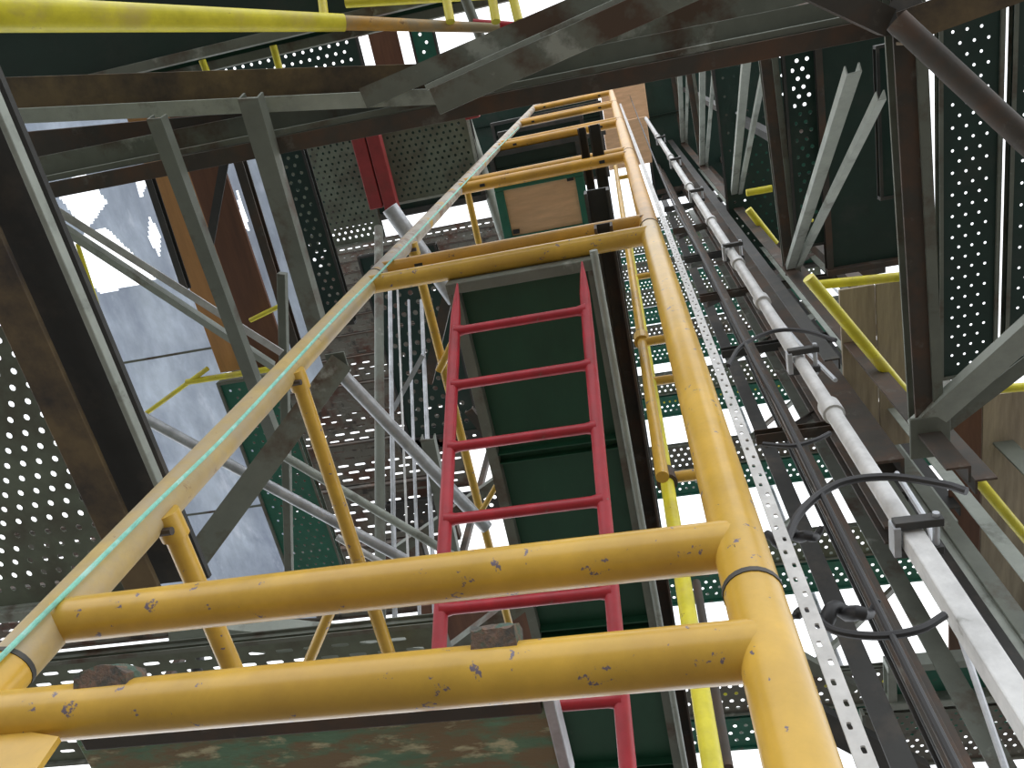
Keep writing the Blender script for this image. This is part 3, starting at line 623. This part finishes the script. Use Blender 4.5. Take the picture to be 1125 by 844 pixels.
# ---------------------------------------------------------------- yellow inner standards right of the green deck
yi = 1.25
t = thing('yellow_post', 'slim yellow frame seen between green deck and thick right leg', 'scaffold frame', V(0, yi, 0), 'slim yellow frames behind the thick right leg')
p = Y(760, 700, yi)
tube('leg', [V(p.x, yi, .98), V(p.x, yi, 5.6)], .020, BRY, t); 
for z in (1.02, 2.15, 2.9, 4.4): tube('rung', [V(p.x, yi, z), V(p.x + .17, yi, z)], .018, YEL, t, 12)
tube('clamp', [V(p.x, yi, 2.12), V(p.x, yi, 2.18)], .032, RUST, t, 12)
t = thing('yellow_post', 'slim orange yellow post beside the slim yellow frame', 'scaffold frame', V(0, 1.1, 0), 'slim yellow frames behind the thick right leg')
p = Y(712, 420, 1.1)
tube('leg', [V(p.x, 1.1, 1.9), V(p.x, 1.1, 8.2)], .018, YEL, t); tube('collar', [V(p.x, 1.1, 2.95), V(p.x, 1.1, 3.02)], .03, YEL, t, 12)
for z in (2.95, 5.0, 7.0): tube('rung', [V(p.x, 1.1, z), V(p.x + .15, 1.1, z)], .018, YEL, t, 12)
tag(tube('scaffold_upright', [Y(800, 844, 1.5), Y(765, 640, 1.5)], .012, RUST), 'thin brown tube beside the slim yellow frame at the bottom', 'scaffold tube')

# ---------------------------------------------------------------- white perforated strip
p = Y(905, 715, .82)
st = thing('perforated_strip', 'white perforated metal strip running up beside the thick right yellow leg', 'strip', V(p.x, .82, -CAMZ))
holed('strip', V(p.x - .012, .82, -.2), (1, 0, 0), (0, 0, 1), .024, 11.5, .012, .036, .0034, .006, WHT, st, t=.003, stag=True)
slab('foot', p.x - .012, p.x + .012, .81, .83, -CAMZ, 1.4, WHT, st)

# ---------------------------------------------------------------- white pipe with clamps
py_ = .9; pxx = .455 * py_
t = thing('white_pipe', 'long white galvanised pipe running up the right mast to the shaft top', 'pipe', V(pxx, py_, -CAMZ))
beam('square_section', V(pxx, py_, -CAMZ), V(pxx, py_, 1.24), .036, .036, 'box', WHT, t)
tube('section', [V(pxx, py_, 1.24), V(pxx, py_, 1.72), V(pxx, py_, 1.76)], [.018, .018, .022], WHT, t)
tube('section', [V(pxx, py_, 1.76), V(pxx, py_, 2.1), V(pxx, py_, 2.12), V(pxx, py_, 2.6), V(pxx, py_, 2.64)], [.017, .017, .021, .017, .02], WHT, t)
tube('section', [V(pxx, py_, 2.64), V(pxx, py_, 9.5)], .019, WHT, t)
for z in (1.74, 2.6, 3.1, 3.9, 4.9, 6.2, 7.6): tube('collar', [V(pxx, py_, z), V(pxx, py_, z + .05)], .0255, WHT, t)
for i, z in enumerate((1.24, 2.08, 3.3, 4.6, 5.9, 7.3)):
    c = thing('pipe_clamp', 'dark bracket clamping the white pipe, ' + names[i], 'clamp', V(pxx, py_, z), 'clamps on the white pipe')
    beam('jaw', V(pxx - .03, py_ - .03, z), V(pxx + .05, py_ - .03, z), .016, .022, 'box', DARK, c)
    beam('jaw', V(pxx - .03, py_ + .028, z), V(pxx + .05, py_ + .028, z), .016, .022, 'box', DARK, c)
    beam('side', V(pxx - .028, py_ - .03, z), V(pxx - .028, py_ + .03, z), .012, .03, 'box', GALV, c)
    tube('bolt', [V(pxx + .04, py_ - .045, z), V(pxx + .04, py_ + .045, z)], .006, GALV, c, 8)
tag(tube('wire_rope', [Y(1110, 860, 1.2), Y(1052, 690, 1.1), Y(1020, 575, 1.0), Y(985, 520, 1.0)], .006, GALV, None, 8), 'thin silver rod hanging right of the white pipe at the bottom', 'rod')
tag(tube('wire_rope', [Y(918, 418, .95), Y(880, 380, .96), Y(850, 345, .95)], .006, GALV, None, 8), 'short thin silver rod leaving the white pipe above the middle clamp', 'rod')
# black cables
for pts, r, l in ((((862, 600), (880, 562), (920, 532), (975, 524), (1035, 532), (1062, 540)), .0075, 'black cable arching over the white pipe above its lowest clamp'),
                  (((800, 402), (815, 380), (850, 364), (885, 364), (918, 374)), .006, 'thin black cable arching over the white pipe at its middle'),
                  (((896, 680), (920, 694), (965, 699), (1010, 692), (1038, 676)), .006, 'black cable sagging across the dark uprights at lower right'),
                  (((838, 488), (870, 490), (895, 484), (912, 476)), .005, 'short black cable sagging left of the white pipe collar'),
                  (((690, 100), (725, 190), (770, 280), (822, 385), (860, 455), (912, 562), (1000, 740), (1055, 850)), .0055, 'thin black hose hanging down left of the white pipe')):
    tag(tube('cable', smoothpts([Y(a, b, .83) for a, b in pts]), r, BLK, None, 8), l, 'cable')

# ---------------------------------------------------------------- lower right corner
p, q = Z(985, 742, 3.1), Z(1160, 790, 3.1)
solid_deck('smooth green plank crossing the lower right corner behind the white pipe', p.x, p.x + 1.3, p.y - .02, p.y + .17, 3.1, GRNL, [], STEELL)
perf_deck('brownish perforated plank at the very bottom right corner', p.x - .15, p.x + 1.3, p.y + .24, p.y + .6, 3.1, SLOT, 'x', .045, .009, STEEL)
member('bracket_arm', Z(838, 700, 2.7), Z(938, 756, 2.7), .05, .04, 'U', STEEL, 'grey bracket arm slanting across the bright gap at the bottom right')
member('bracket_arm', Z(842, 760, 2.9), Z(1010, 850, 2.9), .14, .05, 'U', DARK, 'wide dark grey arm at the bottom edge right of the perforated strip')
def bundle(c, L_, r, label):
    pts, rs = [], []
    for i in range(12):
        f = i / 11; pts.append(c + Vector((L_ * (f - .5), .012 * math.sin(i * 2.1), .02 * math.sin(i * 1.3)))); rs.append(r * (math.sin(math.pi * (f * .86 + .07)) ** .6) * random.uniform(.75, 1.1))
    tag(tube('cable_bundle', smoothpts(pts, 2), [rs[min(11, i // 2)] for i in range(len(smoothpts(pts, 2)))], BLK, None, 10), label, 'cable bundle')
bundle(Y(868, 590, 1.5), .20, .02, 'dark wrapped cable bundle above the bright gap left of the lowest clamp')
bundle(Y(918, 674, 1.3), .20, .018, 'dark wrapped cable bundle where the sagging black cable starts')
# ---------------------------------------------------------------- shaft top
for a, b, z, mm, l in (((664, 88), (707, 131), 12.5, WOODT, 'tan weathered board closing the shaft top'), ((673, 138), (706, 178), 11.5, WOODT, 'second brown board just below the tan one at the shaft top')):
    c = Z((a[0] + b[0]) / 2, (a[1] + b[1]) / 2, z)
    tag(slab('plywood_board', c.x - .026 * z, c.x + .026 * z, c.y - .027 * z, c.y + .027 * z, z, .03, mm, bev=.01), l, 'board', 'boards at the shaft top')
